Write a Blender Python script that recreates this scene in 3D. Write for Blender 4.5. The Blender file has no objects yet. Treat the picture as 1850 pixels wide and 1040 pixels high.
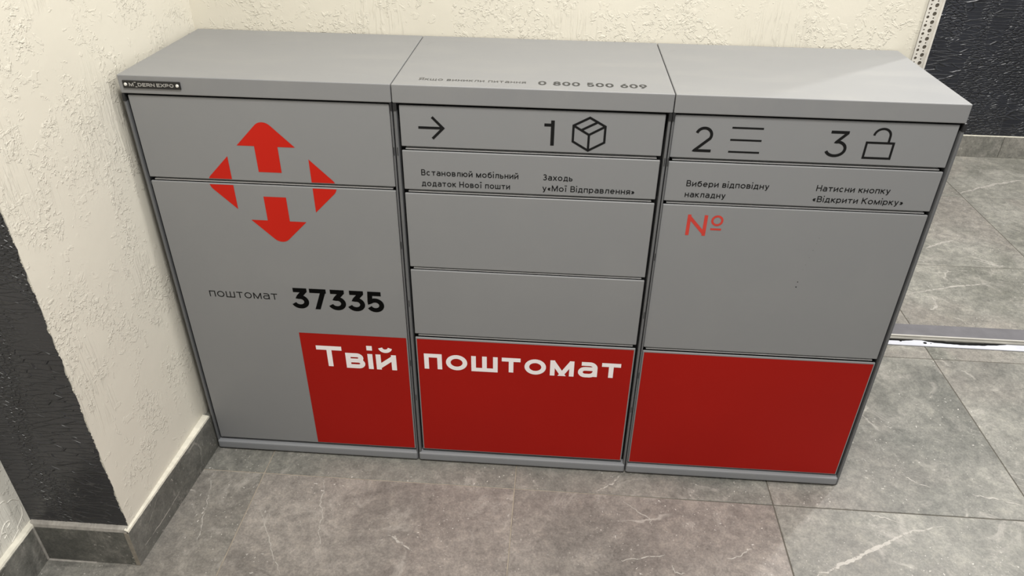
import bpy, bmesh, math, random
from mathutils import Vector, Matrix
SC = bpy.context.scene
COL = SC.collection
random.seed(7)

# ---------------------------------------------------------------- camera, light, exposure
cd = bpy.data.cameras.new('camera'); cam = bpy.data.objects.new('camera', cd); COL.objects.link(cam)
R = ((0.9974597702937505, -0.04894374020650269, 0.051754390539686224),
     (0.06998253628407729, 0.5378445916957011, -0.8401342986680798),
     (0.01328349580433542, 0.8416220680791686, 0.5399035499614122))
M4 = Matrix(R).to_4x4(); M4.translation = Vector((0.79916, -1.26772, 1.32690))
cam.matrix_world = M4
cd.sensor_fit = 'HORIZONTAL'; cd.sensor_width = 36; cd.lens = 1327.212 / 1850 * 36
cd.clip_start = 0.02
SC.camera = cam
SC.view_settings.view_transform = 'Standard'; SC.view_settings.look = 'None'
SC.view_settings.gamma = 1; SC.view_settings.use_curve_mapping = False
SC.view_settings.exposure = 0.0

w = bpy.data.worlds.new('lobby_ambience'); SC.world = w; w.use_nodes = True
w.node_tree.nodes['Background'].inputs[0].default_value = (1.0, 0.985, 0.955, 1)
w.node_tree.nodes['Background'].inputs[1].default_value = 0.50


def lamp(name, loc, size, power, color=(1, .98, .94), target=None):
    d = bpy.data.lights.new(name, 'AREA'); d.shape = 'DISK'; d.size = size; d.energy = power; d.color = color
    o = bpy.data.objects.new(name, d); COL.objects.link(o); o.location = loc
    if target:
        o.rotation_euler = (Vector(target) - Vector(loc)).to_track_quat('-Z', 'Y').to_euler()
    return o


lamp('corridor_lamp', (2.75, 1.32, 2.62), 0.10, 40)
lamp('corridor_lamp', (3.55, 1.42, 2.62), 0.22, 17)
lamp('lobby_lamp', (2.35, 0.05, 2.62), 0.09, 38)
lamp('lobby_lamp', (0.9, -0.85, 2.66), 0.45, 50)

# ---------------------------------------------------------------- materials


class NT:
    def __init__(s, name):
        s.m = bpy.data.materials.new(name); s.m.use_nodes = True
        s.t = s.m.node_tree; s.b = s.t.nodes['Principled BSDF']; s.out = s.t.nodes['Material Output']

    def n(s, typ, **kw):
        nd = s.t.nodes.new(typ)
        ins = kw.pop('ins', {})
        for k, v in kw.items(): setattr(nd, k, v)
        for k, v in ins.items():
            if isinstance(v, bpy.types.NodeSocket): s.t.links.new(v, nd.inputs[k])
            else: nd.inputs[k].default_value = v
        return nd

    def L(s, a, b): s.t.links.new(a, b)

    def coord(s, scale=(1, 1, 1), kind='Object', offset=None):
        c = s.n('ShaderNodeTexCoord').outputs[kind]
        if kind == 'World':
            pass
        mp = s.n('ShaderNodeMapping', ins={'Vector': c, 'Scale': scale})
        if offset is not None: s.L(offset, mp.inputs['Location'])
        return mp.outputs[0]

    def noise(s, vec, scale, detail=3, rough=.5, dist=0):
        return s.n('ShaderNodeTexNoise', ins={'Vector': vec, 'Scale': scale, 'Detail': detail, 'Roughness': rough, 'Distortion': dist}).outputs[0]

    def ramp(s, fac, stops, interp='LINEAR'):
        r = s.n('ShaderNodeValToRGB', ins={'Fac': fac}); e = r.color_ramp; e.interpolation = interp
        while len(e.elements) < len(stops): e.elements.new(0.5)
        for el, (p, c) in zip(e.elements, stops):
            el.position = p
            el.color = c if len(c) == 4 else (*c, 1)
        return r.outputs[0]

    def g(s, fac, a, b):
        """smooth step a..b -> 0..1"""
        return s.n('ShaderNodeMapRange', interpolation_type='SMOOTHSTEP', ins={'Value': fac, 'From Min': a, 'From Max': b}).outputs[0]

    def math(s, op, a, b=0.0, c=None):
        i = {0: a, 1: b}
        if c is not None: i[2] = c
        return s.n('ShaderNodeMath', operation=op, ins=i).outputs[0]

    def mix(s, fac, a, b, blend='MIX'):
        nd = s.n('ShaderNodeMix', data_type='RGBA', blend_type=blend)
        for i, v in ((0, fac), (6, a), (7, b)):
            if isinstance(v, bpy.types.NodeSocket): s.L(v, nd.inputs[i])
            else: nd.inputs[i].default_value = v if i == 0 else (*v, 1)
        return nd.outputs[2]

    def bump(s, h, strength=.5, distance=.002, normal=None):
        b = s.n('ShaderNodeBump', ins={'Height': h, 'Strength': strength, 'Distance': distance})
        if normal is not None: s.L(normal, b.inputs['Normal'])
        return b.outputs[0]

    def base(s, v):
        if isinstance(v, bpy.types.NodeSocket): s.L(v, s.b.inputs['Base Color'])
        else: s.b.inputs['Base Color'].default_value = (*v, 1)

    def done(s, rough=.5, metal=0, spec=.5, normal=None):
        if isinstance(rough, bpy.types.NodeSocket): s.L(rough, s.b.inputs['Roughness'])
        else: s.b.inputs['Roughness'].default_value = rough
        s.b.inputs['Metallic'].default_value = metal
        s.b.inputs['Specular IOR Level'].default_value = spec
        if normal is not None: s.L(normal, s.b.inputs['Normal'])
        return s.m


def plain(name, col, rough=.5, metal=0, spec=.5, var=.06, scale=40):
    t = NT(name); v = t.coord()
    n = t.noise(v, scale, 3)
    c0 = tuple(max(0, c * (1 - var)) for c in col); c1 = tuple(min(1, c * (1 + var)) for c in col)
    t.base(t.ramp(n, [(.3, c0), (.7, c1)]))
    return t.done(rough, metal, spec)


def mat_powder(name, col, rough=.48):
    """powder coated sheet steel: fine orange peel, faint dust smudges"""
    t = NT(name); v = t.coord()
    dust = t.g(t.noise(v, 5, 5, .6), .45, .75)
    c = t.mix(t.math('MULTIPLY', dust, .10), col, (.34, .335, .32))
    t.base(c)
    pe = t.noise(v, 900, 2)
    r = t.n('ShaderNodeMapRange', ins={'Value': t.noise(v, 7, 4), 'To Min': rough - .06, 'To Max': rough + .1}).outputs[0]
    return t.done(r, 0, .5, t.bump(pe, .12, .0004))


def mat_cap():
    """cap tops: greasy smears, settled dust and small chips"""
    t = NT('powder coated cap'); v = t.coord()
    n = t.noise(t.coord((1, 3.5, 1)), 4.0, 6, .62, .6)
    dust = t.g(n, .44, .66)
    c = t.mix(t.math('MULTIPLY', dust, .16), (.234, .236, .240), (.325, .318, .298))
    sm = t.g(t.noise(t.coord((1, 4, 1)), 11, 4, .6, 1.0), .66, .78)
    c = t.mix(t.math('MULTIPLY', sm, .25), c, (.165, .163, .155))
    sp = t.g(t.noise(v, 160, 2), .77, .82)
    c = t.mix(t.math('MULTIPLY', sp, .3), c, (.14, .135, .12))
    t.base(c)
    r = t.n('ShaderNodeMapRange', ins={'Value': n, 'To Min': .42, 'To Max': .62}).outputs[0]
    return t.done(r, 0, .5, t.bump(t.noise(v, 900, 2), .12, .0004))


def mat_plaster(name, col, seed=0.0):
    """trowelled decorative plaster: smooth flats broken by crumbly torn ridges and brushed streaks"""
    t = NT(name)
    geo = t.n('ShaderNodeNewGeometry').outputs['Position']
    mp = t.n('ShaderNodeMapping', ins={'Vector': geo, 'Location': (seed, seed * .7, seed * .3)}).outputs[0]
    zone = t.g(t.noise(mp, 7.5, 3, .6, .5), .47, .60)
    warp = t.n('ShaderNodeTexNoise', ins={'Vector': mp, 'Scale': 26, 'Detail': 3}).outputs[1]
    wv = t.n('ShaderNodeMix', data_type='VECTOR', ins={0: .035, 4: mp, 5: warp}).outputs[1]
    torn = t.g(t.noise(wv, 85, 3, .6), .53, .60)
    fine = t.g(t.noise(wv, 170, 3, .6), .54, .62)
    st = t.n('ShaderNodeMapping', ins={'Vector': mp, 'Scale': (150, 150, 13), 'Rotation': (.12, 0, 0)}).outputs[0]
    streak = t.g(t.noise(st, 1.0, 3, .55, .5), .50, .60)
    szone = t.g(t.noise(mp, 4.2, 1, .5, .2), .53, .62)
    island = t.g(t.noise(wv, 30, 4, .6), .60, .63)
    h = t.math('MULTIPLY', torn, t.math('ADD', t.math('MULTIPLY', zone, .85), .03))
    h = t.math('ADD', h, t.math('MULTIPLY', fine, t.math('MULTIPLY', zone, .25)))
    h = t.math('ADD', h, t.math('MULTIPLY', streak, t.math('MULTIPLY', szone, .6)))
    h = t.math('ADD', h, t.math('MULTIPLY', island, .38))
    h = t.math('ADD', h, t.math('MULTIPLY', t.noise(mp, 9, 2), 1.6))
    c = t.mix(t.g(t.noise(mp, 3, 3), .35, .7), tuple(x * .96 for x in col), col)
    t.base(c)
    return t.done(.5, 0, .35, t.bump(h, .62, .0019))


def mat_croc(name, col, seed=0.0, sx=1.0, cell=70, lift=.0016):
    """dark crocodile-skin plaster: rows of small and large scales"""
    t = NT(name)
    geo = t.n('ShaderNodeNewGeometry').outputs['Position']
    mp = t.n('ShaderNodeMapping', ins={'Vector': geo, 'Location': (seed, 0, seed)}).outputs[0]
    warp = t.n('ShaderNodeTexNoise', ins={'Vector': mp, 'Scale': 14, 'Detail': 2}).outputs[1]
    wv = t.n('ShaderNodeMix', data_type='VECTOR', ins={0: .016, 4: mp, 5: warp}).outputs[1]
    a = t.n('ShaderNodeMapping', ins={'Vector': wv, 'Scale': (sx, .2, 2.2)}).outputs[0]
    v1 = t.n('ShaderNodeTexVoronoi', feature='DISTANCE_TO_EDGE', ins={'Vector': a, 'Scale': cell}).outputs['Distance']
    b = t.n('ShaderNodeMapping', ins={'Vector': wv, 'Scale': (sx * .45, .2, 2.4)}).outputs[0]
    v2 = t.n('ShaderNodeTexVoronoi', feature='DISTANCE_TO_EDGE', ins={'Vector': b, 'Scale': cell * .55}).outputs['Distance']
    zone = t.g(t.noise(t.n('ShaderNodeMapping', ins={'Vector': mp, 'Scale': (sx * 1.6, 1, .35)}).outputs[0], 6, 2, .5, .3), .46, .56)
    flat = t.g(t.noise(mp, 7, 2), .60, .70)
    h1 = t.math('SUBTRACT', 1, t.g(v1, .0, .20)); h2 = t.math('SUBTRACT', 1, t.g(v2, .0, .075))
    h = t.math('ADD', t.math('MULTIPLY', t.math('SUBTRACT', 0.0, h1), zone), t.math('MULTIPLY', h2, t.math('SUBTRACT', .8, t.math('MULTIPLY', zone, .8))))
    h = t.math('MULTIPLY', h, t.math('SUBTRACT', 1, t.math('MULTIPLY', flat, .85)))
    h = t.math('ADD', h, t.math('MULTIPLY', t.noise(mp, 60, 4), .25))
    chip = t.g(t.noise(mp, 34, 4, .6), .735, .76)
    c = t.mix(t.g(t.noise(mp, 5, 4), .3, .7), tuple(x * .8 for x in col), tuple(x * 1.15 for x in col))
    c = t.mix(t.math('MULTIPLY', chip, .7), c, (.45, .43, .40))
    t.base(c)
    return t.done(.33, 0, .5, t.bump(h, 1.0, lift))


def mat_marble(name, ca, cb, warm=(.27, .235, .21), dark=False):
    t = NT(name)
    oi = t.n('ShaderNodeObjectInfo').outputs['Random']
    off = t.n('ShaderNodeCombineXYZ', ins={0: t.math('MULTIPLY', oi, 37.0), 1: t.math('MULTIPLY', oi, 91.0), 2: t.math('MULTIPLY', oi, 13.0)}).outputs[0]
    v = t.n('ShaderNodeVectorMath', operation='ADD', ins={0: t.n('ShaderNodeNewGeometry').outputs['Position'], 1: off}).outputs[0]
    n1 = t.noise(v, 3.2, 6, .62, .7)
    c = t.ramp(n1, [(.36, ca), (.50, tuple((a + b) / 2 for a, b in zip(ca, cb))), (.64, cb)])
    c = t.mix(t.math('MULTIPLY', t.g(t.noise(v, 1.9, 3, .5, .5), .45, .62), .6), c, warm)
    n2 = t.noise(v, 34, 9, .84, .25)
    c = t.mix(1.0, c, t.ramp(n2, [(.30, (.55, .55, .55)), (.5, (.98, .98, .98)), (.70, (1.50, 1.48, 1.43))]), 'MULTIPLY')
    c = t.mix(1.0, c, t.ramp(t.noise(v, 210, 3, .7), [(.3, (.80, .80, .80)), (.7, (1.2, 1.2, 1.2))]), 'MULTIPLY')
    cl = t.g(t.noise(v, 8.5, 9, .80, .8), .52, .70)
    c = t.mix(t.math('MULTIPLY', cl, .50), c, (.47, .44, .40))
    # thin cloudy veins
    wv = t.n('ShaderNodeMix', data_type='VECTOR', ins={0: .16, 4: v, 5: t.n('ShaderNodeTexNoise', ins={'Vector': v, 'Scale': 4.5, 'Detail': 5, 'Roughness': .6}).outputs[1]}).outputs[1]
    ve = t.n('ShaderNodeTexVoronoi', feature='DISTANCE_TO_EDGE', ins={'Vector': wv, 'Scale': 4.2}).outputs['Distance']
    line = t.math('SUBTRACT', 1, t.g(ve, .002, .020))
    msk = t.g(t.noise(v, 5.5, 3), .56, .70)
    c = t.mix(t.math('MULTIPLY', t.math('MULTIPLY', line, msk), .42), c, (.62, .585, .53))
    # mineral specks
    sp = t.math('MULTIPLY', t.g(t.noise(v, 150, 2, .5), .68, .73), t.g(t.noise(v, 9, 2), .42, .62))
    c = t.mix(t.math('MULTIPLY', sp, .8), c, (.68, .65, .60))
    dk = t.g(t.noise(v, 150, 3, .6), .70, .78)
    c = t.mix(t.math('MULTIPLY', dk, .35), c, (.07, .065, .06))
    t.base(c)
    r = t.n('ShaderNodeMapRange', ins={'Value': n2, 'To Min': .34, 'To Max': .55}).outputs[0]
    return t.done(r, 0, .42, t.bump(n2, .15, .0006))


def mat_vein():
    t = NT('pale mineral vein'); v = t.coord()
    n = t.noise(v, 70, 4, .65)
    tr = t.n('ShaderNodeBsdfTransparent').outputs[0]
    t.base(t.mix(t.noise(v, 40, 3), (.42, .395, .36), (.58, .55, .50)))
    t.b.inputs['Roughness'].default_value = .45
    mx = t.n('ShaderNodeMixShader', ins={0: t.math('MULTIPLY', t.g(n, .30, .50), .78), 1: tr, 2: t.b.outputs[0]})
    t.L(mx.outputs[0], t.out.inputs[0])
    return t.m


GREY = (.275, .275, .272)
m_grey = mat_powder('grey powder coat', (.243, .246, .250))
m_cap = mat_cap()
m_capf = mat_powder('grey powder coat cap', (.28, .28, .275))
m_stile = mat_powder('grey powder coat frame', (.13, .133, .138))
m_kick = mat_powder('grey powder coat plinth', (.245, .252, .265), .42)
m_inner = plain('dark cabinet interior', (.012, .012, .012), .8)
m_rubber = plain('black rubber', (.015, .015, .016), .7)
m_red = plain('red vinyl film', (.365, .006, .0022), .5, 0, .2, .05, 3)
m_logo = plain('red logo film', (.55, .014, .005), .5, 0, .2, .03, 6)
m_nored = plain('red print', (.58, .045, .03), .5)
m_black = plain('black print', (.002, .002, .002), .75, 0, .08)
m_dkprint = plain('dark grey print', (.010, .010, .010), .7, 0, .12)
m_fade = plain('worn grey print', (.07, .068, .064), .6, 0, .35, .35, 90)
m_fade2 = plain('worn dark print', (.045, .045, .043), .6, 0, .35, .3, 90)
m_white = plain('white film', (.95, .90, .90), .45, 0, .4, .02)
m_steel = plain('bare steel', (.62, .62, .61), .28, .9)
m_chrome = plain('bright rail', (.88, .88, .88), .35, .15)
m_plate = plain('black name plate', (.008, .008, .008), .35)
m_platetext = plain('silver plate lettering', (.36, .35, .33), .4)
m_cream = mat_plaster('cream plaster', (.745, .71, .615))
m_cream_b = mat_plaster('cream plaster back', (.73, .69, .585), 3.3)
m_cream_s = mat_plaster('pale plaster', (.78, .755, .68), 8.1)
m_filler = plain('cream filler', (.72, .69, .59), .6, 0, .3, .12, 60)
m_cement = plain('grey cement', (.33, .31, .28), .8, 0, .3, .2, 70)
m_croc = mat_croc('charcoal crocodile plaster', (.036, .036, .040), 0.0, 1.0, 84, .0030)
m_croc2 = mat_croc('charcoal crocodile plaster far', (.019, .021, .028), 4.7, .8, 46, .0045)
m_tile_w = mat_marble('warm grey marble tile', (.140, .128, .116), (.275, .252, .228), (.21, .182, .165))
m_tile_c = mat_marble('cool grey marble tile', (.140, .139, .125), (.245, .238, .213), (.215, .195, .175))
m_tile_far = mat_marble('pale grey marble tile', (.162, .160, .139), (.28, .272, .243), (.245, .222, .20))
m_skirt = mat_marble('dark marble skirting', (.085, .086, .076), (.185, .182, .165), (.135, .125, .112))
m_skirt2 = mat_marble('grey marble skirting far', (.14, .14, .125), (.25, .24, .215), (.2, .185, .165))
_t = NT('grey grout')
_x = _t.n('ShaderNodeSeparateXYZ', ins={0: _t.n('ShaderNodeNewGeometry').outputs['Position']}).outputs[0]
_c = _t.mix(_t.g(_x, .75, 1.25), (.33, .29, .235), (.10, .092, .078))      # cleaner by the wall, trodden dirty in the passage
_t.base(_t.mix(_t.math('MULTIPLY', _t.g(_t.noise(_t.coord(), 60, 4), .4, .7), .35), _c, (.13, .115, .095)))
m_grout = _t.done(.9, 0, .2)
m_tedge = plain('tile end grain', (.30, .27, .225), .8, 0, .2, .15, 90)
m_pvc = plain('white plastic bead', (.66, .63, .57), .5, 0, .4, .1, 60)
m_alu = plain('anodised sill metal', (.17, .165, .175), .45, .25, .5, .1, 25)
m_alul = plain('bright sill lip', (.62, .60, .55), .4, .3)
m_sill = plain('grey sill face', (.24, .23, .205), .6, 0, .4, .15, 30)
m_wstrip = plain('white sill strip', (.54, .55, .60), .5, 0, .4, .06, 30)
m_tar = plain('black sealant', (.006, .006, .006), .9, 0, .15)
m_veins = mat_vein()

# ---------------------------------------------------------------- mesh helpers


def mesh_obj(name, verts, faces, mat, parent=None, smooth=False, loc=None):
    me = bpy.data.meshes.new(name); me.from_pydata([tuple(v) for v in verts], [], faces); me.update()
    if smooth: me.shade_smooth()
    me.materials.append(mat)
    o = bpy.data.objects.new(name, me); COL.objects.link(o)
    if parent: o.parent = parent
    if loc: o.location = loc
    return o


def bm_obj(name, bm, mat, parent=None, smooth=False, loc=None):
    me = bpy.data.meshes.new(name); bmesh.ops.recalc_face_normals(bm, faces=bm.faces); bm.to_mesh(me); bm.free()
    if smooth: me.shade_smooth()
    for m in (mat if isinstance(mat, (list, tuple)) else [mat]): me.materials.append(m)
    o = bpy.data.objects.new(name, me); COL.objects.link(o)
    if parent: o.parent = parent
    if loc: o.location = loc
    return o


def box_bm(x0, x1, y0, y1, z0, z1, bev=0, seg=2, bm=None):
    own = bmesh.new()
    bmesh.ops.create_cube(own, size=1)
    for v in own.verts:
        v.co = Vector(((x0 + x1) / 2 + v.co.x * (x1 - x0), (y0 + y1) / 2 + v.co.y * (y1 - y0), (z0 + z1) / 2 + v.co.z * (z1 - z0)))
    if bev: bmesh.ops.bevel(own, geom=own.edges[:], offset=bev, segments=seg, affect='EDGES', profile=.6)
    if bm is None: return own
    me = bpy.data.meshes.new('t'); own.to_mesh(me); own.free(); bm.from_mesh(me); bpy.data.meshes.remove(me)
    return bm


def box(name, x0, x1, y0, y1, z0, z1, mat, parent=None, bev=0, seg=2):
    """box whose origin sits at its low corner"""
    bm = box_bm(0, x1 - x0, 0, y1 - y0, 0, z1 - z0, bev, seg)
    return bm_obj(name, bm, mat, parent, smooth=False, loc=(x0, y0, z0))


def prism(name, pts, z0, z1, mat, parent=None):
    n = len(pts)
    v = [(x, y, z0) for x, y in pts] + [(x, y, z1) for x, y in pts]
    f = [tuple(range(n))[::-1], tuple(range(n, 2 * n))] + [(i, (i + 1) % n, n + (i + 1) % n, n + i) for i in range(n)]
    return mesh_obj(name, v, f, mat, parent)


def structure(o): o['kind'] = 'structure'; return o


def thing(o, label, cat, group=None):
    o['label'] = label; o['category'] = cat
    if group: o['group'] = group
    return o


def empty(name, loc):
    o = bpy.data.objects.new(name, None); COL.objects.link(o); o.location = loc; o.empty_display_size = .05
    return o


# ---------------------------------------------------------------- vector lettering: a geometric stroke alphabet
C_ = 1.38


def E(cx, cy, rx, ry, a0, a1, n=14):
    return [(cx + rx * math.cos(math.radians(a0 + (a1 - a0) * i / n)), cy + ry * math.sin(math.radians(a0 + (a1 - a0) * i / n))) for i in range(n + 1)]


O_ = ('o', E(.5, .5, .5, .5, 0, 360, 32)[:-1])
BREVE = ('breve', E(0, 0, 1, 1, 190, 350, 10))
A_TOP = [(.06, 1), (.60, 1)] + E(.62, .66, .38, .34, 90, 0, 8)[1:] + [(1, 0)]
A_BOWL = [(1, .58), (.34, .58)] + E(.32, .29, .32, .29, 90, 270, 10)[1:] + [(.62, 0)] + E(.6, .4, .4, .4, 280, 345, 6)[1:]
G = {
    'п': (.92, 1, [('s', [(0, 0), (0, 1), (1, 1), (1, 0)])]),
    'о': (1.10, 1, [O_]),
    'ш': (1.36, 1, [('s', [(0, 1), (0, 0), (1, 0), (1, 1)]), ('s', [(.5, 0), (.5, 1)])]),
    'щ': (1.45, 1, [('s', [(0, 1), (0, 0), (1, 0), (1, -.22)]), ('s', [(.46, 0), (.46, 1)]), ('s', [(.92, 0), (.92, 1)])]),
    'т': (.96, 1, [('s', [(0, 1), (1, 1)]), ('b', [(.5, 1), (.5, -.09)])]),
    'м': (1.22, 1, [('s', [(0, 0), (0, 1)]), ('s', [(1, 0), (1, 1)]), ('c', [(.03, 1), (.5, 0)]), ('c', [(.97, 1), (.5, 0)])]),
    'а': (.98, 1, [('b', A_TOP[:-1] + [(1, -.09)]), ('b', A_BOWL)]),
    'и': (.96, 1, [('s', [(0, 0), (0, 1)]), ('s', [(1, 0), (1, 1)]), ('c', [(0, 0.05), (1, .95)])]),
    'й': (.96, 1, [('s', [(0, 0), (0, 1)]), ('s', [(1, 0), (1, 1)]), ('c', [(0, 0.05), (1, .95)]), BREVE]),
    'н': (.94, 1, [('s', [(0, 0), (0, 1)]), ('s', [(1, 0), (1, 1)]), ('b', [(0, .5), (1, .5)])]),
    'к': (.90, 1, [('s', [(0, 0), (0, 1)]), ('c', [(.12, .5), (.92, 1)]), ('c', [(.3, .6), (.98, 0)]), ('b', [(0, .5), (.24, .5)])]),
    'л': (1.0, 1, [('b', [(-.02, 0), (.08, .02), (.17, .12), (.22, .4), (.25, 1), (1, 1), (1, -.09)])]),
    'в': (.90, 1, [('o', [(0, 0), (.66, 0)] + E(.70, .26, .30, .26, -80, 80, 8) + [(.66, .52), (0, .52)]),
                  ('b', [(0, .5), (0, 1), (.6, 1)] + E(.64, .76, .27, .24, 80, -80, 8) + [(.6, .52)])]),
    'я': (.92, 1, [('b', [(1, -.09), (1, 1), (.38, 1)] + E(.34, .70, .34, .30, 95, 265, 10) + [(1, .40)]), ('c', [(.55, .40), (.08, 0)])]),
    'і': (0, 1, [('s', [(0, 0), (0, 1)]), ('dot', [(0, 1.38)])]),
    'ї': (.46, 1, [('s', [(.5, 0), (.5, 1)]), ('dot', [(-.05, 1.38)]), ('dot', [(1.05, 1.38)])]),
    'б': (1.04, 1, [('o', E(.5, .47, .5, .47, 0, 360, 28)[:-1]), ('b', [(.0, .45), (.02, .85), (.12, 1.15), (.35, 1.3), (.92, 1.40)])]),
    'е': (1.02, 1, [('b', E(.5, .5, .5, .5, -2, 318, 26)), ('b', [(0, .5), (1.02, .5)])]),
    'р': (1.04, 1, [O_, ('b', [(0, 1.08), (0, -.42)])]),
    'ь': (.86, 1, [('b', [(0, 1.09), (0, 0), (.6, 0)] + E(.64, .29, .36, .29, -80, 80, 8) + [(.6, .58), (0, .58)])]),
    'ю': (1.45, 1, [('s', [(0, 0), (0, 1)]), ('o', E(.65, .5, .35, .5, 0, 360, 28)[:-1]), ('b', [(0, .5), (.30, .5)])]),
    'х': (.94, 1, [('c', [(.02, 0), (.98, 1)]), ('c', [(.02, 1), (.98, 0)])]),
    'д': (1.1, 1, [('b', [(0, -.30), (0, 0), (1, 0), (1, -.30)]), ('b', [(.14, 0), (.23, .4), (.26, 1), (.86, 1), (.86, 0)])]),
    'у': (.94, 1, [('c', [(.02, 1), (.52, 0)]), ('b', [(1.0, 1.08), (.46, -.18), (.36, -.34), (.24, -.38), (.05, -.38)])]),
    'с': (1.0, 1, [('b', E(.5, .5, .5, .5, 48, 312, 22))]),
    '«': (.72, 1, [('b', [(.5, .86), (0, .48), (.5, .10)]), ('b', [(1, .86), (.5, .48), (1, .10)])]),
    '»': (.72, 1, [('b', [(0, .86), (.5, .48), (0, .10)]), ('b', [(.5, .86), (1, .48), (.5, .10)])]),
    'В': (1.05, C_, [('o', [(0, 0), (.66, 0)] + E(.70, .26, .30, .26, -80, 80, 8) + [(.66, .52), (0, .52)]),
                    ('b', [(0, .5), (0, 1), (.6, 1)] + E(.64, .76, .28, .24, 80, -80, 8) + [(.6, .52)])]),
    'Я': (1.05, C_, [('b', [(1, -.07), (1, 1), (.38, 1)] + E(.34, .70, .34, .30, 95, 265, 10) + [(1, .40)]), ('c', [(.55, .40), (.06, 0)])]),
    'Н': (1.15, C_, [('s', [(0, 0), (0, 1)]), ('s', [(1, 0), (1, 1)]), ('b', [(0, .5), (1, .5)])]),
    'Т': (1.20, C_, [('s', [(0, 1), (1, 1)]), ('b', [(.5, 1), (.5, -.08)])]),
    'М': (1.40, C_, [('s', [(0, 0), (0, 1)]), ('s', [(1, 0), (1, 1)]), ('c', [(.03, 1), (.5, .12)]), ('c', [(.97, 1), (.5, .12)])]),
    'К': (1.10, C_, [('s', [(0, 0), (0, 1)]), ('c', [(.05, .45), (.95, 1)]), ('c', [(.32, .62), (.98, 0)])]),
    'З': (1.0, C_, [('b', E(.46, .76, .42, .24, 150, -80, 12) + [(.34, .52)]), ('b', [(.34, .52)] + E(.48, .26, .50, .26, 80, -150, 14))]),
    '0': (1.16, C_, [O_]),
    '2': (1.0, C_, [('b', E(.49, .70, .46, .30, 165, -30, 16) + [(.02, 0), (1.05, 0)])]),
    '3': (1.06, C_, [('b', [(.02, 1), (.92, 1), (.92, .97), (.42, .585)] + E(.46, .30, .52, .30, 78, -158, 18))]),
    '5': (1.06, C_, [('b', [(.98, 1), (.13, 1), (.08, .50)] + E(.48, .30, .50, .30, 130, -155, 18))]),
    '6': (1.08, C_, [('o', E(.5, .33, .5, .33, 0, 360, 28)[:-1]), ('c', [(.06, .50), (.62, 1)])]),
    '7': (1.0, C_, [('s', [(0, 1), (1, 1)]), ('c', [(.98, 1), (.40, 0)])]),
    '8': (1.10, C_, [('o', E(.5, .27, .5, .27, 0, 360, 28)[:-1]), ('o', E(.5, .77, .42, .23, 0, 360, 28)[:-1])]),
    '9': (1.08, C_, [('o', E(.5, .67, .5, .33, 0, 360, 28)[:-1]), ('c', [(.94, .50), (.38, 0)])]),
    'D': (1.2, C_, [('o', [(0, 0), (.5, 0)] + E(.52, .5, .48, .5, -85, 85, 12) + [(.5, 1), (0, 1)])]),
    'E': (1.05, C_, [('s', [(1, 1), (0, 1), (0, 0), (1, 0)]), ('b', [(0, .5), (.95, .5)])]),
    'R': (1.15, C_, [('b', [(0, -.08), (0, 1), (.62, 1)] + E(.66, .70, .32, .30, 85, -85, 8) + [(0, .40)]), ('c', [(.55, .40), (.98, 0)])]),
    'N': (1.2, C_, [('s', [(0, 0), (0, 1)]), ('s', [(1, 0), (1, 1)]), ('c', [(0, .96), (1, .04)])]),
    'X': (1.2, C_, [('c', [(.02, 0), (.98, 1)]), ('c', [(.02, 1), (.98, 0)])]),
    'P': (1.1, C_, [('b', [(0, -.08), (0, 1), (.62, 1)] + E(.66, .70, .32, .30, 85, -85, 8) + [(0, .40)])]),
    'O': (1.3, C_, [O_]),
    '_': (.95, C_, [('b', [(-.1, 1.30), (.75, 1.30)]), ('b', [(.2, -.30), (1.05, -.30)])]),
}
G['M'] = G['М']


def clip(poly, axis, val, keep_less):
    out = []
    for i in range(len(poly)):
        a, b = poly[i], poly[(i + 1) % len(poly)]
        ia = (a[axis] <= val) == keep_less or a[axis] == val
        ib = (b[axis] <= val) == keep_less or b[axis] == val
        if ia: out.append(a)
        if ia != ib:
            k = (val - a[axis]) / (b[axis] - a[axis])
            out.append((a[0] + (b[0] - a[0]) * k, a[1] + (b[1] - a[1]) * k))
    return out


def ribbon(P, t, closed=False):
    """polygons of a stroke of width t along P: mitred at gentle turns, bevelled at sharp ones"""
    P = [Vector(p) for p in P]; n = len(P); h = t / 2; q = []
    segs = n if closed else n - 1
    N = []
    for i in range(segs):
        d = (P[(i + 1) % n] - P[i]).normalized(); N.append(Vector((-d.y, d.x)))

    def joint(i, ia, ib):
        """offset at point i between segments ia and ib, or None when the turn is sharp"""
        m = N[ia] + N[ib]
        if m.length < 1e-4: return None
        m.normalize(); k = m.dot(N[ia])
        return None if k < .80 else m * h / k
    for i in range(segs):
        j = (i + 1) % n
        a = N[i] * h if (i == 0 and not closed) else joint(i, (i - 1) % segs, i)
        b = N[i] * h if (j == n - 1 and not closed) else joint(j, i, (i + 1) % segs)
        a_ = a if a is not None else N[i] * h
        b_ = b if b is not None else N[i] * h
        q.append([tuple(P[i] + a_), tuple(P[j] + b_), tuple(P[j] - b_), tuple(P[i] - a_)])
        if b is None:                       # fill the outer corner
            n1, n2 = N[i], N[(i + 1) % segs]
            s_ = -1 if n1.x * n2.y - n1.y * n2.x > 0 else 1
            m = n1 + n2
            if m.length > .2:
                m.normalize(); k = max(.60, m.dot(n1))
                q.append([tuple(P[j]), tuple(P[j] + n1 * h * s_), tuple(P[j] + m * (h / k) * s_), tuple(P[j] + n2 * h * s_)])
    return q


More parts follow.
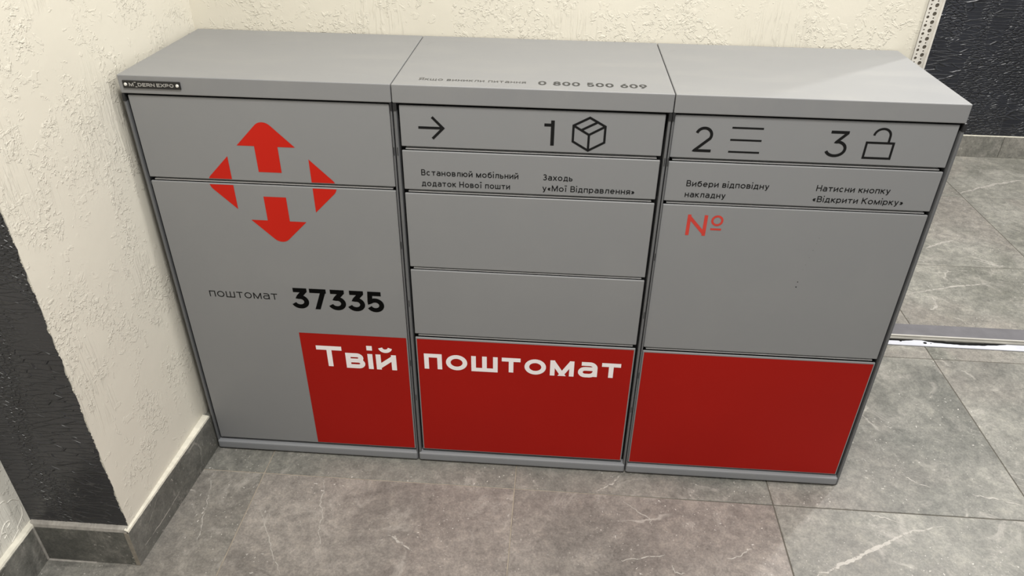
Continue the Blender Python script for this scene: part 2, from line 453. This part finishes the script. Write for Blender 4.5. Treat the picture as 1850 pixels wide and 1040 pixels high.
def glyph_polys(ch, xs, t, ux):
    """xs = x-height, t = stroke width, ux = horizontal stretch -> polygons, advance width"""
    Wd, H, S = G[ch]
    Wd = max(Wd * xs * ux, t); H = H * xs
    mp = lambda p: (t / 2 + p[0] * (Wd - t), t / 2 + p[1] * (H - t))
    out = []
    for mode, pts in S:
        if mode == 'dot':
            x, y = mp(pts[0]); y = pts[0][1] * xs
            h = t * .56
            out.append([(x - h, y - h), (x + h, y - h), (x + h, y + h), (x - h, y + h)]); continue
        if mode == 'breve':
            r_ = .24 * xs
            out += ribbon([(Wd / 2 + p[0] * .24 * Wd, 1.12 * xs + t * .45 + r_ + p[1] * r_) for p in pts], t * .85); continue
        P = [Vector(mp(p)) for p in pts]
        if mode == 's':
            P[0] = P[0] + (P[0] - P[1]).normalized() * t / 2; P[-1] = P[-1] + (P[-1] - P[-2]).normalized() * t / 2
        if mode == 'c':
            d = (P[-1] - P[0]).normalized(); P[0] = P[0] - d * t; P[-1] = P[-1] + d * t
        q = ribbon(P, t, mode == 'o')
        if mode == 'c':
            q2 = []
            for pl in q:
                for ax, v, less in ((0, 0, False), (0, Wd, True), (1, 0, False), (1, H, True)):
                    if pl: pl = clip(pl, ax, v, less)
                if len(pl) > 2: q2.append(pl)
            q = q2
        out += q
    return out, Wd


def text_polys(s, x0, x1, base, xs, t, gap=.24, space=.62, ux=1.0):
    """lay out a line and fit it between x0 and x1 by stretching the letters"""
    def run(ux):
        x = 0; out = []
        for i, ch in enumerate(s):
            if ch == ' ': x += space * xs * ux; continue
            p, a = glyph_polys(ch, xs, t, ux)
            out += [[(x + q[0], q[1]) for q in pl] for pl in p]
            x += a + gap * xs * ux
        return out, x - gap * xs * ux
    lo, hi = .3, 4
    for _ in range(30):
        m = (lo + hi) / 2
        if run(m)[1] > x1 - x0: hi = m
        else: lo = m
    out, _w = run(lo)
    return [[(x0 + q[0], base + q[1]) for q in pl] for pl in out]


def decal(name, polys, mat, parent, y, plane='xz', off=0.00035):
    """flat print lying on a face: y is the face's level in the parent's space"""
    v, f = [], []; np_ = 0
    for pl in polys:
        i = len(v)
        e = off + (np_ % 40) * 1.5e-6; np_ += 1          # hair-thin stagger where strokes of one glyph cross
        for a, b in pl: v.append((a, y - e, b) if plane == 'xz' else (a, b, y + e))
        f.append(tuple(range(i, i + len(pl))))
    bm = bmesh.new(); me = bpy.data.meshes.new('t'); me.from_pydata(v, [], f); bm.from_mesh(me); bpy.data.meshes.remove(me)
    o = bm_obj(name, bm, mat, parent)
    want = Vector((0, -1, 0)) if plane == 'xz' else Vector((0, 0, 1))
    for p in o.data.polygons:
        if p.normal.dot(want) < 0: p.flip()
    return o


# ---------------------------------------------------------------- the setting
floor = structure(box('floor', -.9, 4.2, -2.6, 2.3, -.06, -.0012, m_grout))
XJ = [-.458, .14, .7385, 1.3365, 1.9335, 2.5195, 3.117]
YJ = [-1.27, -.672, -.072, .523, 1.085, 1.68, 2.15]
veins = {
    'v1': [(0.018, -0.0816), (0.0404, -0.164), (0.0554, -0.2306), (0.0666, -0.2808)],
    'v2': [(0.2808, -0.0713), (0.2958, -0.1072), (0.2982, -0.1499), (0.3153, -0.1896), (0.3176, -0.2289), (0.3375, -0.2836)],
    'v3': [(0.1673, -0.1745), (0.204, -0.2381), (0.2408, -0.2974), (0.2691, -0.3422)],
    'v4': [(0.4723, -0.226), (0.4963, -0.2399), (0.5319, -0.2619)],
    'v5': [(1.3842, -0.2565), (1.4256, -0.2345), (1.4758, -0.2057), (1.5261, -0.1798), (1.5715, -0.1538), (1.6179, -0.1271), (1.7082, -0.1018)],
    'v6': [(1.5465, -0.0814), (1.5756, -0.0887), (1.6156, -0.0999)],
    'v7': [(1.8139, -0.0034), (1.856, -0.0102), (1.9188, -0.0262)],
    'v8': [(0.9302, -0.0647), (0.9678, -0.0398), (0.991, -0.0065)],
    'v9': [(0.9764, -0.2529), (1.0192, -0.2423), (1.0747, -0.2285)],
    'v10': [(0.9917, -0.0895), (1.0224, -0.1159), (1.0497, -0.1339), (1.0493, -0.1537)],
    'v11': [(1.2068, -0.2308), (1.2331, -0.2179), (1.2678, -0.1954)],
    'v12': [(1.0839, -0.2548), (1.0909, -0.2717), (1.1111, -0.2749)],
    'v13': [(1.6704, 0.0497), (1.6943, 0.0245), (1.7231, 0.0136)],
    'v14': [(2.5266, 1.7183), (2.6567, 1.7925), (2.7703, 1.8523), (2.8714, 1.8838)],
    'v15': [(1.9989, 0.8824), (2.1, 0.9205), (2.2068, 0.952), (2.3039, 0.9738)],
    'v16': [(2.3356, 1.1344), (2.3775, 1.1026), (2.4238, 1.097)],
    'v17': [(2.1785, 1.2057), (2.2569, 1.2547), (2.3212, 1.2844)],
    'v18': [(2.0665, 0.8699), (2.0641, 0.8154), (2.031, 0.789)],
    'v19': [(2.0789, 0.7587), (2.1081, 0.7388), (2.115, 0.7117)],
}
vw = {'v5': .0085, 'v2': .0022, 'v1': .0018, 'v3': .0016, 'v10': .0018, 'v4': .005, 'v14': .02, 'v15': .008, 'v8': .005, 'v16': .008, 'v17': .012, 'v18': .012, 'v7': .004}
tiles = []
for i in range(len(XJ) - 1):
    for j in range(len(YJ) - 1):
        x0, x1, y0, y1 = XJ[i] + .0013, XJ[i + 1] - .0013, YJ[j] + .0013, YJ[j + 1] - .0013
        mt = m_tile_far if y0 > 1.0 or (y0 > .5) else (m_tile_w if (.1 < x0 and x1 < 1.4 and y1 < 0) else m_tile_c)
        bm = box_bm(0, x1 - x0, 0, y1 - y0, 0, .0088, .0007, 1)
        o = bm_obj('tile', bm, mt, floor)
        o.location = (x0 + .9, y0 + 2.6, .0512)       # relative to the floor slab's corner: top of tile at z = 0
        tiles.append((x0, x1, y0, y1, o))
for k, pts in veins.items():
    rnd = random.Random(k)
    wd = vw.get(k, .0028)
    P = []
    for a, b in zip(pts[:-1], pts[1:]):
        m = 7
        for q in range(m):
            u = q / m
            j = .0035 + wd * .25
            P.append((a[0] + (b[0] - a[0]) * u + rnd.uniform(-j, j) * .6, a[1] + (b[1] - a[1]) * u + rnd.uniform(-j, j) * .6))
    P.append(pts[-1])
    cx = sum(p[0] for p in P) / len(P); cy = sum(p[1] for p in P) / len(P)
    tl = [t for t in tiles if t[0] <= cx <= t[1] and t[2] <= cy <= t[3]]
    if not tl: continue
    x0, x1, y0, y1, o = tl[0]
    v, f = [], []
    for n, p in enumerate(P):
        a = Vector(P[max(0, n - 1)]); b = Vector(P[min(len(P) - 1, n + 1)]); d = (b - a).normalized(); nn = Vector((-d.y, d.x))
        u = n / (len(P) - 1); ww = wd * (math.sin(math.pi * min(1, max(0.04, u))) ** .6) * rnd.uniform(.35, 1.1) * .5 + .0003
        for s in (-1, 1):
            x = min(max(p[0] + nn.x * ww * s, x0 + .001), x1 - .001); y = min(max(p[1] + nn.y * ww * s, y0 + .001), y1 - .001)
            v.append((x - x0, y - y0, .0091))
    for n in range(len(P) - 1): f.append((2 * n, 2 * n + 2, 2 * n + 3, 2 * n + 1))
    mesh_obj('vein', v, f, m_veins, o)

# walls
HW = 2.7
wall_left = structure(prism('wall_left', [(-.235, -.331), (-.0290, -.331), (-.0185, 0.0), (-.0075, .3455), (-.0075, .66), (-.235, .66)], 0, HW, m_cream))
wall_back = structure(prism('wall_back', [(-.0075, .3462), (1.558, .3462), (1.558, .60), (-.0075, .60)], 0, HW, m_cream_b))
wall_front_left = structure(prism('wall_side', [(-.55, -2.6), (-.2345, -2.6), (-.2345, -.331), (-.2352, .66), (-.55, .66)], 0, HW, m_cream_s))
wall_far = structure(box('wall_far', 1.2, 4.2, 2.1505, 2.28, 0, HW, m_croc2))

# charcoal band on the face of the pier, its right edge ragged where the cream plaster laps over it
rnd = random.Random(5)
v, f = [], []
N = 340; z = .108
for i in range(N + 1):
    zz = .108 + (HW - .108) * (i / N) ** 1.35
    e = -.0305 + rnd.uniform(-.0016, .0008) + .0011 * math.sin(zz * 61) + .0008 * math.sin(zz * 143 + 1)
    v += [(-.2348, -.3326, zz), (e, -.3326, zz), (e, -.3312, zz)]
for i in range(N):
    a = 3 * i
    f += [(a, a + 1, a + 4, a + 3), (a + 1, a + 2, a + 5, a + 4)]
band = mesh_obj('dark_plaster_band', v, f, m_croc, wall_left)
# raised crumbs of cream plaster along that edge
bm = bmesh.new()
for i in range(90):
    zz = .11 + 1.0 * rnd.random(); s = rnd.uniform(.0005, .0012)
    r = bmesh.ops.create_icosphere(bm, subdivisions=1, radius=s, matrix=Matrix.Translation((-.0297 + rnd.uniform(-.0014, .0005), -.3318, zz)) @ Matrix.Diagonal((.8, .7, rnd.uniform(1, 2.6), 1)))
crumbs = bm_obj('plaster_crumbs', bm, m_cream, wall_left, True); crumbs['kind'] = 'stuff'

# embossed ornament on the side wall


def tube(name, paths, r, mat, parent, loc=None, squash=None):
    cu = bpy.data.curves.new(name, 'CURVE'); cu.dimensions = '3D'; cu.bevel_depth = r; cu.bevel_resolution = 2; cu.resolution_u = 6; cu.use_fill_caps = True
    for pts in paths:
        sp = cu.splines.new('NURBS' if len(pts) > 2 else 'POLY'); sp.points.add(len(pts) - 1)
        for p, q in zip(sp.points, pts): p.co = (*q, 1)
        if len(pts) > 2: sp.use_endpoint_u = True; sp.order_u = 3
    tmp = bpy.data.objects.new(name, cu); COL.objects.link(tmp)
    dg = bpy.context.evaluated_depsgraph_get(); dg.update()
    me = bpy.data.meshes.new_from_object(tmp.evaluated_get(dg)); bpy.data.objects.remove(tmp)
    me.materials.clear(); me.materials.append(mat)
    o = bpy.data.objects.new(name, me); COL.objects.link(o); o.parent = parent
    if loc: o.location = loc
    return o


xw = -.2345
orn = {'frame': [[(-.376, .2036), (-.3628, .2019), (-.362, .189), (-.352, .1896), (-.3432, .1818), (-.3361, .1707)],
                 [(-.338, .152), (-.340, .1403), (-.3465, .1322), (-.3665, .1245), (-.3638, .1173), (-.3768, .1149), (-.3894, .1099)],
                 [(-.376, .2036), (-.40, .212), (-.42, .204), (-.44, .208)]],
       'fleur': [[(-.4105, .1412), (-.3997, .1495), (-.3877, .1597), (-.3735, .1565), (-.3746, .1469), (-.3851, .1472)],
                 [(-.405, .1484), (-.3969, .146), (-.3904, .1405), (-.3908, .1339), (-.3992, .1332)],
                 [(-.3993, .1615), (-.4016, .1488), (-.4085, .1449)],
                 [(-.4105, .1412), (-.421, .150), (-.434, .158), (-.446, .154), (-.444, .146)]]}
for nm, ps in orn.items():
    tube('ornament_' + nm, [[(xw, y, z) for y, z in p] for p in ps], .0011 if nm == 'frame' else .0015, m_cream_s, wall_front_left)

# skirtings (dark marble tiles) with cream filler on top
bl = structure(prism('baseboard_left', [(-.0290, -.3436), (-.0252, -.3436), (-.0035, 0.0), (-.0035, .344), (-.0080, .344), (-.0190, 0.0)], .0005, .1005, m_skirt))
mesh_obj('tile_end', [(-.0345, -.3440, .0005), (-.0253, -.3440, .0005), (-.0253, -.3440, .1005), (-.0345, -.3440, .1005), (-.0345, -.333, .0005), (-.0253, -.3425, .0005), (-.0253, -.3425, .1005), (-.0345, -.333, .1005)],
         [(0, 1, 2, 3), (0, 4, 5, 1), (3, 2, 6, 7), (1, 5, 6, 2), (4, 0, 3, 7)], m_tedge, bl)
v, f = [], []
N = 60
for i in range(N + 1):
    y = -.3425 + .3425 * i / N
    xf = -.0035 + (-.0252 + .0035) * (-y / .3436) + rnd.uniform(-.0004, .0002); xb = -.017 + .034 * y - .004
    zt = .1062 + rnd.uniform(-.0003, .0004)
    v += [(xf, y, .1003), (xf - .0006, y, zt - .001), (xb, y, zt + .002)]
for i in range(N):
    a = 3 * i; f += [(a, a + 3, a + 4, a + 1), (a + 1, a + 4, a + 5, a + 2)]
f.append((0, 1, 2))
mesh_obj('filler_ridge', v, f, m_filler, bl)
for pts, w_ in (([(-.2265, .1000), (-.2553, .0793), (-.2898, .0591), (-.3069, .0434)], .0011), ([(-.1686, .0331), (-.2103, .0276), (-.2591, .0263), (-.324, .0277)], .0030)):
    v, f = [], []
    rv = random.Random(int(w_ * 1e5)); Q = []
    for a, b in zip(pts[:-1], pts[1:]):
        for q in range(6): Q.append((a[0] + (b[0] - a[0]) * q / 6, a[1] + (b[1] - a[1]) * q / 6 + rv.uniform(-.0012, .0012)))
    Q.append(pts[-1])
    for q, (y, z) in enumerate(Q):
        hw = w_ * .5 * rv.uniform(.3, 1.1) * math.sin(math.pi * max(.06, min(.94, q / (len(Q) - 1)))) ** .5
        v += [(-.0034 + .06316 * y, y, z - hw), (-.0034 + .06316 * y, y, z + hw)]
    for q in range(len(Q) - 1): f.append((2 * q, 2 * q + 2, 2 * q + 3, 2 * q + 1))
    mesh_obj('vein', v, f, m_veins, bl)
bp = structure(box('baseboard_pier', -.2252, -.0345, -.3432, -.3325, .0005, .1005, m_skirt))
v, f = [], []
for i in range(N + 1):
    x = -.232 + .2035 * i / N; zt = .1075 + rnd.uniform(-.0004, .0004)
    v += [(x, -.3428 + rnd.uniform(0, .0003), .1003), (x, -.3405, zt - .001), (x, -.3325, zt + .003)]
for i in range(N):
    a = 3 * i; f += [(a, a + 1, a + 4, a + 3), (a + 1, a + 2, a + 5, a + 4)]
fr = mesh_obj('cement_ridge', v, f, m_cement, bp); fr.parent = bp; fr.matrix_parent_inverse = Matrix.Translation(bp.location).inverted()
bs = structure(prism('baseboard_side', [(-.2349, -.80), (-.2349, -1.2), (-.2215, -1.2), (-.2215, -.80), (-.2198, -.46), (-.2252, -.3436), (-.2349, -.3436)][::-1], .0005, .1005, m_skirt))
v, f = [], []
for i in range(N + 1):
    y = -.3326 - .35 * i / N; zt = .106 + rnd.uniform(-.0003, .0004)
    v += [(-.2236 + rnd.uniform(-.0003, 0.0003), y, .1003), (-.225, y, zt - .001), (-.2348, y, zt + .002)]
for i in range(N):
    a = 3 * i; f += [(a, a + 1, a + 4, a + 3), (a + 1, a + 2, a + 5, a + 4)]
mesh_obj('filler_ridge', v, f, m_filler, bs)
tube('corner_grout', [[(-.2245, -.3446, .100), (-.2243, -.3448, .05), (-.224, -.3455, .003)]], .0028, m_cement, bs)
tube('floor_grout', [[(-.2245, -.345, .0), (-.19, -.3445, -.0008), (-.12, -.3440, -.0012)]], .0028, m_cement, bs)

bf = structure(empty('baseboard_far', (1.2, 2.1415, 0)))
x = 0
for L_ in (.48, .598, .598, .598, .598):
    box('tile', x + .001, x + L_ - .001, 0, .0088, .0005, .101, m_skirt2, bf, .0006, 1); x += L_
box('filler_ridge', 0, x, .0012, .0088, .101, .1045, m_filler, bf, .001, 1)

# perforated corner bead where the cream wall ends
fv, ff = [], []


def hole_cell(x0, x1, z0, z1, hx, hz, hr, n=12):
    """one rectangle of sheet with a round hole in it"""
    ang = sorted([2 * math.pi * k / n for k in range(n)] + [math.atan2(b - hz, a - hx) % (2 * math.pi) for a in (x0, x1) for b in (z0, z1)])
    base = len(fv)
    for a in ang:
        c, sn = math.cos(a), math.sin(a)
        k = min([((x1 - hx) / c if c > 0 else (x0 - hx) / c) if abs(c) > 1e-6 else 9, ((z1 - hz) / sn if sn > 0 else (z0 - hz) / sn) if abs(sn) > 1e-6 else 9])
        fv.extend([(hx + c * k, 0, hz + sn * k), (hx + c * hr, 0, hz + sn * hr), (hx + c * hr, .0009, hz + sn * hr)])
    m = len(ang)
    for q in range(m):
        a, b = base + 3 * q, base + 3 * ((q + 1) % m)
        ff.extend([(a, b, b + 1, a + 1), (a + 1, b + 1, b + 2, a + 2)])


z = 0.0
while z < 2.0:
    hole_cell(0, .0125, z, z + .0095, .0065, z + .0048, .0029)
    hole_cell(0, .0125, z + .0095, z + .0165, .0065, z + .0128, .0016, 8)
    hole_cell(.0125, .0262, z, z + .0062, .0180, z + .0030, .0016, 8)
    hole_cell(.0125, .0262, z + .0062, z + .0165, .0180, z + .0113, .0040)
    z += .0165
trim = structure(empty('trim_1', (1.5325, .3440, 0)))
mesh_obj('perforated_flange', fv, ff, m_pvc, trim)
box('bead_nose', .0255, .0305, -.0030, .0030, 0, 2.0, m_pvc, trim, .0012, 2)
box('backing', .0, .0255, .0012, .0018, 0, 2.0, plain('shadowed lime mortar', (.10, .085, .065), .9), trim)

# door sill on the floor of the opening
sill = structure(empty('trim_2', (1.56, .58, 0)))
sl = 2.4
box('top_plate', 0, sl, .0445, .1035, 0.0003, .0120, m_alu, sill, .0012, 2)
box('lip', 0, sl, .0405, .0448, .0080, .0128, m_alul, sill, .0008, 1)
box('face', 0, sl, .0300, .0440, .0003, .0075, m_sill, sill)
box('grey_strip', 0, sl, .0180, .0300, .0003, .0022, m_sill, sill)
blk = [(1.70, .0220), (1.8442, .0246), (1.883, .0241), (1.885, .0262), (1.906, .0290), (1.9195, .0385), (1.941, .0300), (1.9656, .0225), (2.0595, .0180), (2.107, .0200), (2.1803, .0300), (2.2057, .0400), (2.245, .0440), (2.40, .038), (2.7, .030), (3.9, .026)]


def by(x):
    for a, b in zip(blk[:-1], blk[1:]):
        if a[0] <= x <= b[0]: return a[1] + (b[1] - a[1]) * (x - a[0]) / (b[0] - a[0])
    return blk[0][1]


vw_, fw_, vb, fb = [], [], [], []
N = 240; rnd = random.Random(3)
for i in range(N + 1):
    x = 1.62 + 2.2 * i / N; y = by(x) + rnd.uniform(-.0012, .0012)
    th = rnd.uniform(.0060, .0085) * (1.15 if 1.95 < x < 2.2 else .85)
    vw_ += [(x - 1.56, .0030 - .0025 * (x - 1.83), .0010), (x - 1.56, .0030 - .0025 * (x - 1.83), .0036), (x - 1.56, y, .0036)]
    vb += [(x - 1.56, y - .0015, .0042), (x - 1.56, y + th, .0046), (x - 1.56, y + th + .001, .002), (x - 1.56, y - .0022, .0037)]
for i in range(N):
    a = 3 * i; fw_ += [(a, a + 3, a + 4, a + 1), (a + 1, a + 4, a + 5, a + 2)]
    a = 4 * i; fb += [(a, a + 4, a + 5, a + 1), (a + 1, a + 5, a + 6, a + 2), (a + 3, a + 7, a + 4, a)]
mesh_obj('white_strip', vw_, fw_, m_wstrip, sill)
mesh_obj('sealant', vb, fb, m_tar, sill)
bm = bmesh.new()
for (x, y, s) in ((1.938, .0135, .0045), (1.955, .0125, .0015), (1.868, .0185, .003)):
    bmesh.ops.create_icosphere(bm, subdivisions=2, radius=s, matrix=Matrix.Translation((x - 1.56, y + .003, .0045)) @ Matrix.Diagonal((1.2, .9, .4, 1)))
bm_obj('sealant_blob', bm, m_tar, sill, True)

# ---------------------------------------------------------------- the parcel locker: three cabinets side by side
CZ, TOP, DEP = .8927, .9266, .3437
YD = .004        # door face
STILES = [((.0004, .0055), (.4955, .4990)), ((.0012, .0072), (.4935, .4985)), ((.0002, .0038), (.4970, .5022))]


def cabinet(idx, mx, dx0, dx1, doors, label):
    r = thing(empty('parcel_locker_cabinet', (mx, 0, 0)), label, 'locker', 'grey parcel locker cabinets along the wall')
    # cap
    bm = box_bm(.0008, .4992, 0, DEP, CZ, TOP, .0022, 3)
    o = bm_obj('cap', bm, m_cap, r)
    # carcass: folded side panels whose front edges stand level with the cap, a dark gap on the hinge side
    for side, (a, b) in enumerate(STILES[idx]):
        o = bm_obj('side_panel', box_bm(a, b, .0012, .026, .0015, CZ - .0005, .0018, 2), m_stile, r)
        bmx = bmesh.new(); me_ = o.data; bmx.from_mesh(me_)
        xo = a + .0004 if side == 0 else b - .0020
        box_bm(xo, xo + .0016, .020, DEP - .002, .0015, CZ - .0005, 0, 2, bmx)
        bmx.to_mesh(me_); bmx.free()
        c = (a + b) / 2
        for zc in (() if (idx == 2 and side) or (idx == 0 and not side) else (.80, .60, .30) if idx != 1 else (.80, .46, .20)):
            box('slot', c - .0007, c + .0007, .0008, .0016, zc - .008, zc + .008, m_inner, o)
        box('corner_block', a - .0002, b + .0002, .0006, .0120, CZ - .0150, CZ - .0008, m_rubber, o)
    bm_obj('back_panel', box_bm(.003, .497, DEP - .004, DEP - .002, .0045, CZ - .0005), m_stile, r)
    bm_obj('compartment_body', box_bm(.0060, .4930, .0260, DEP - .006, .006, CZ - .001), m_inner, r)
    # plinth
    bm = box_bm(.0012, .4975, -.0030, .0200, .0035, .0275, .0058, 3)
    bm_obj('kick_plate', bm, m_kick, r)
    for xx in (.04, .46):
        bm = bmesh.new(); bmesh.ops.create_cone(bm, cap_ends=True, segments=16, radius1=.014, radius2=.012, depth=.006, matrix=Matrix.Translation((xx, .03, .003)))
        bm_obj('foot', bm, m_rubber, r)
        bm = bmesh.new(); bmesh.ops.create_cone(bm, cap_ends=True, segments=16, radius1=.014, radius2=.012, depth=.006, matrix=Matrix.Translation((xx, DEP - .04, .003)))
        bm_obj('foot', bm, m_rubber, r)
    ds = []
    for k, (z0, z1, film) in enumerate(doors):
        bm = box_bm(dx0, dx1, YD, YD + .0045, z0, z1, .0016, 3)
        d = bm_obj('door', bm, m_grey, r)
        if film: decal('red_film', [[(dx0 + .0030, z0 + .0028), (dx1 - .0030, z0 + .0028), (dx1 - .0030, z1 - .0035), (dx0 + .0030, z1 - .0035)]], m_red, d, YD)
        ds.append(d)
        if k:
            zt = doors[k - 1][0]; zb = z1; c = (zt + zb) / 2 - .0003
            c -= .0018; h = min(.0010, (zt - zb) * .16)
            bm_obj('divider_rail', box_bm(dx0 + .006, dx1 - .006, YD + .0048, YD + .022, c - h, c + h, h * .8, 2), m_chrome, r)
    return r, ds


c1, d1 = cabinet(0, 0.0, .0095, .4940, [(.7265, .8885, 0), (.0345, .7180, 0)],
                 'left locker cabinet with the red arrow logo, beside the cream plaster wall')
c2, d2 = cabinet(1, .5, .0115, .4885, [(.8100, .8880, 0), (.7230, .8015, 0), (.5500, .7145, 0), (.3805, .5420, 0), (.0350, .3700, 1)],
                 'middle locker cabinet with five doors, a phone number on top and red bottom door')
c3, d3 = cabinet(2, 1.0, .0045, .4925, [(.8090, .8885, 0), (.7220, .8005, 0), (.3765, .7140, 0), (.0320, .3660, 1)],
                 'right locker cabinet with numbers 2 and 3 above a blank red bottom door')

# ---- cabinet 1 graphics
cx, cz = .2525, .7200


def arrow(dirn):
    """one arm of the emblem, pointing up in local space; rounded tip"""
    a = .0560; hz = .0785; shaft = .0225; r = .018
    tip = hz + a
    k = r * .7071
    pts = [(-a, hz), (-k * 1.15, tip - k * 1.15)]
    cyc = tip - r * 1.4142
    cyc = (tip - k * 1.15) - k * 1.15 + 0 + (k * 1.15 - r * .7071) * 2
    cyc = tip - 2 * k * 1.15
    rr = math.hypot(k * 1.15, k * 1.15)
    pts += [(rr * math.cos(math.radians(t_)), cyc + rr * math.sin(math.radians(t_))) for t_ in range(125, 54, -10)]
    pts += [(k * 1.15, tip - k * 1.15), (a, hz)]
    head = pts
    if dirn in 'ud': polys = [head, [(-shaft, hz), (shaft, hz), (shaft, .0260), (-shaft, .0260)]]
    else: polys = [head]
    out = []
    for pl in polys:
        q = []
        for x_, y_ in pl:
            if dirn == 'l': x_, y_ = -y_, x_
            elif dirn == 'r': x_, y_ = y_, -x_
            elif dirn == 'd': x_, y_ = -x_, -y_
            q.append((cx + x_, cz + y_))
        out.append(q)
    return out


def clipped(polys, lo, hi):
    out = []
    for pl in polys:
        q = clip(pl, 1, lo, False)
        if q: q = clip(q, 1, hi, True)
        if len(q) > 2: out.append(q)
    return out


up = arrow('u'); dn = arrow('d'); sd = arrow('l') + arrow('r')
lf, rt = arrow('l'), arrow('r')
decal('emblem_arrow', up, m_logo, d1[0], YD)
decal('emblem_arrow', dn, m_logo, d1[1], YD)
for part in (lf, rt):
    decal('emblem_arrow', clipped(part, .7285, 1), m_logo, d1[0], YD)
    decal('emblem_arrow', clipped(part, 0, .7160), m_logo, d1[1], YD)
decal('lettering', text_polys('поштомат', .0715, .2200, .4510, .0150, .0021, .26), m_dkprint, d1[1], YD)
decal('locker_number', text_polys('37335', .2500, .4500, .4315, .0375, .0105, .09), m_black, d1[1], YD)
decal('red_film', [[(.2530, .0370), (.4910, .0370), (.4910, .3665), (.2530, .3665)]], m_red, d1[1], YD)
decal('white_lettering', text_polys('Твій', .2860, .4650, .2750, .0425, .0112, .15), m_white, d1[1], YD, off=.0007)
# name plate
pl = bm_obj('name_plate', box_bm(.0095, .1165, -.0022, .0002, .9032, .9172, .0006, 1), m_plate, c1)
decal('lettering', text_polys('M_DERN EXPO', .0215, .1045, .9071, .0047, .00150, .16, .4), m_platetext, pl, -.0022)
for xx in (.0150, .1110):
    bm = bmesh.new()
    bmesh.ops.create_cone(bm, cap_ends=True, segments=18, radius1=.0031, radius2=.0022, depth=.0016, matrix=Matrix.Translation((xx, -.0030, .9102)) @ Matrix.Rotation(math.pi / 2, 4, 'X'))
    s = bm_obj('screw', bm, plain('screw head', (.75, .73, .68), .35, .2), pl)

# ---- cabinet 2 graphics (x local to the cabinet)


def L2(polys, dx): return [[(a - dx, b) for a, b in p] for p in polys]


t_ = .0048
arr = ribbon([(.545, .8475), (.590, .8475)], t_) + ribbon([(.5705, .8680), (.5905, .8475), (.5705, .8270)], t_)
decal('arrow_icon', L2(arr, .5), m_dkprint, d2[0], YD)
one = [[(.7865, .8700), (.7930, .8700), (.7930, .8225), (.7865, .8225)], [(.7745, .8640), (.7865, .8640), (.7865, .8585), (.7745, .8585)]]
decal('number_one', L2(one, .5), m_dkprint, d2[0], YD)
h = .0042
bx = ribbon([(.8555, .8775), (.8840, .8620), (.8840, .8320), (.8555, .8155), (.8270, .8320), (.8270, .8620)], h, True)
bx += ribbon([(.8270, .8620), (.8555, .8455), (.8840, .8620)], h) + ribbon([(.8555, .8455), (.8555, .8155)], h) + ribbon([(.8415, .8540), (.8700, .8695)], h)
decal('box_icon', L2(bx, .5), m_dkprint, d2[0], YD)
tk = .00172
lines = text_polys('Встановлюй мобільний', .5455, .7295, .7533, .0088, tk) + text_polys('додаток Нової пошти', .5455, .7140, .7313, .0088, tk)
decal('lettering', L2(lines, .5), m_dkprint, d2[1], YD)
lines = text_polys('Заходь', .7755, .8310, .7533, .0088, tk) + text_polys('у«Мої Відправлення»', .7755, .9480, .7313, .0088, tk)
decal('lettering', L2(lines, .5), m_dkprint, d2[1], YD)
decal('white_lettering', L2(text_polys('поштомат', .5280, .9620, .2850, .0425, .0103, .21), .5), m_white, d2[4], YD, off=.0007)
capo = [o for o in c2.children if o.name.startswith('cap')][0]
decal('small_lettering', L2(text_polys('Якщо виникли питання', .5450, .7380, .0300, 0.0102, .0016), .5), m_fade, capo, TOP, 'xy')
decal('phone_number', L2(text_polys('0 800 500 609', .7600, .9530, .0250, .0160, .0038, .20, .75), .5), m_fade2, capo, TOP, 'xy')

# ---- cabinet 3 graphics
decal('number_two', L2(text_polys('2', 1.0430, 1.0770, .8215, .0345, .0052), 1), m_dkprint, d3[0], YD)
decal('number_three', L2(text_polys('3', 1.2760, 1.3130, .8215, .0355, .0052), 1), m_dkprint, d3[0], YD)
ln = []
for zz in (.8690, .8465, .8240): ln += ribbon([(1.1070, zz), (1.1620, zz)], .0034)
decal('list_icon', L2(ln, 1), m_dkprint, d3[0], YD)
lk = ribbon([(1.3445, .8510), (1.3910, .8510), (1.3910, .8225), (1.3445, .8225)], .0040, True)
lk += ribbon([(1.3815, .8510), (1.3815, .8640)] + [(1.3675 + .0140 * math.cos(math.radians(a)), .8640 + .0130 * math.sin(math.radians(a))) for a in range(10, 186, 12)], .0040)
decal('open_padlock_icon', L2(lk, 1), m_dkprint, d3[0], YD)
lines = text_polys('Вибери відповідну', 1.0420, 1.1930, .7533, .0088, tk) + text_polys('накладну', 1.0420, 1.1170, .7313, .0088, tk)
decal('lettering', L2(lines, 1), m_dkprint, d3[1], YD)
lines = text_polys('Натисни кнопку', 1.2785, 1.4110, .7543, .0088, tk) + text_polys('«Відкрити Комірку»', 1.2765, 1.4400, .7323, .0088, tk)
decal('lettering', L2(lines, 1), m_dkprint, d3[1], YD)
no = text_polys('N', 1.0540, 1.0920, .6510, .0320, .0066)
no += ribbon([(1.1105 + .0093 * math.cos(math.radians(a)), .6845 + .0093 * math.sin(math.radians(a))) for a in range(0, 360, 15)], .0042, True)
no += ribbon([(1.1000, .6660), (1.1205, .6660)], .0040)
decal('number_sign', L2(no, 1), m_nored, d3[2], YD)

sc = []
for a, b, r_ in ((1.3074, .6569, .0005), (1.3050, .6450, .0004), (1.3020, .6300, .0005), (1.2986, .6135, .0005), (1.2949, .597, .0005), (1.2930, .585, .0004), (1.2888, .557, .0011), (1.2881, .5452, .0013)):
    sc.append([(a - 1 + r_ * math.cos(k * math.pi / 4), b + r_ * math.sin(k * math.pi / 4)) for k in range(8)])
decal('scratch_marks', sc, m_dkprint, d3[2], YD)['kind'] = 'stuff'
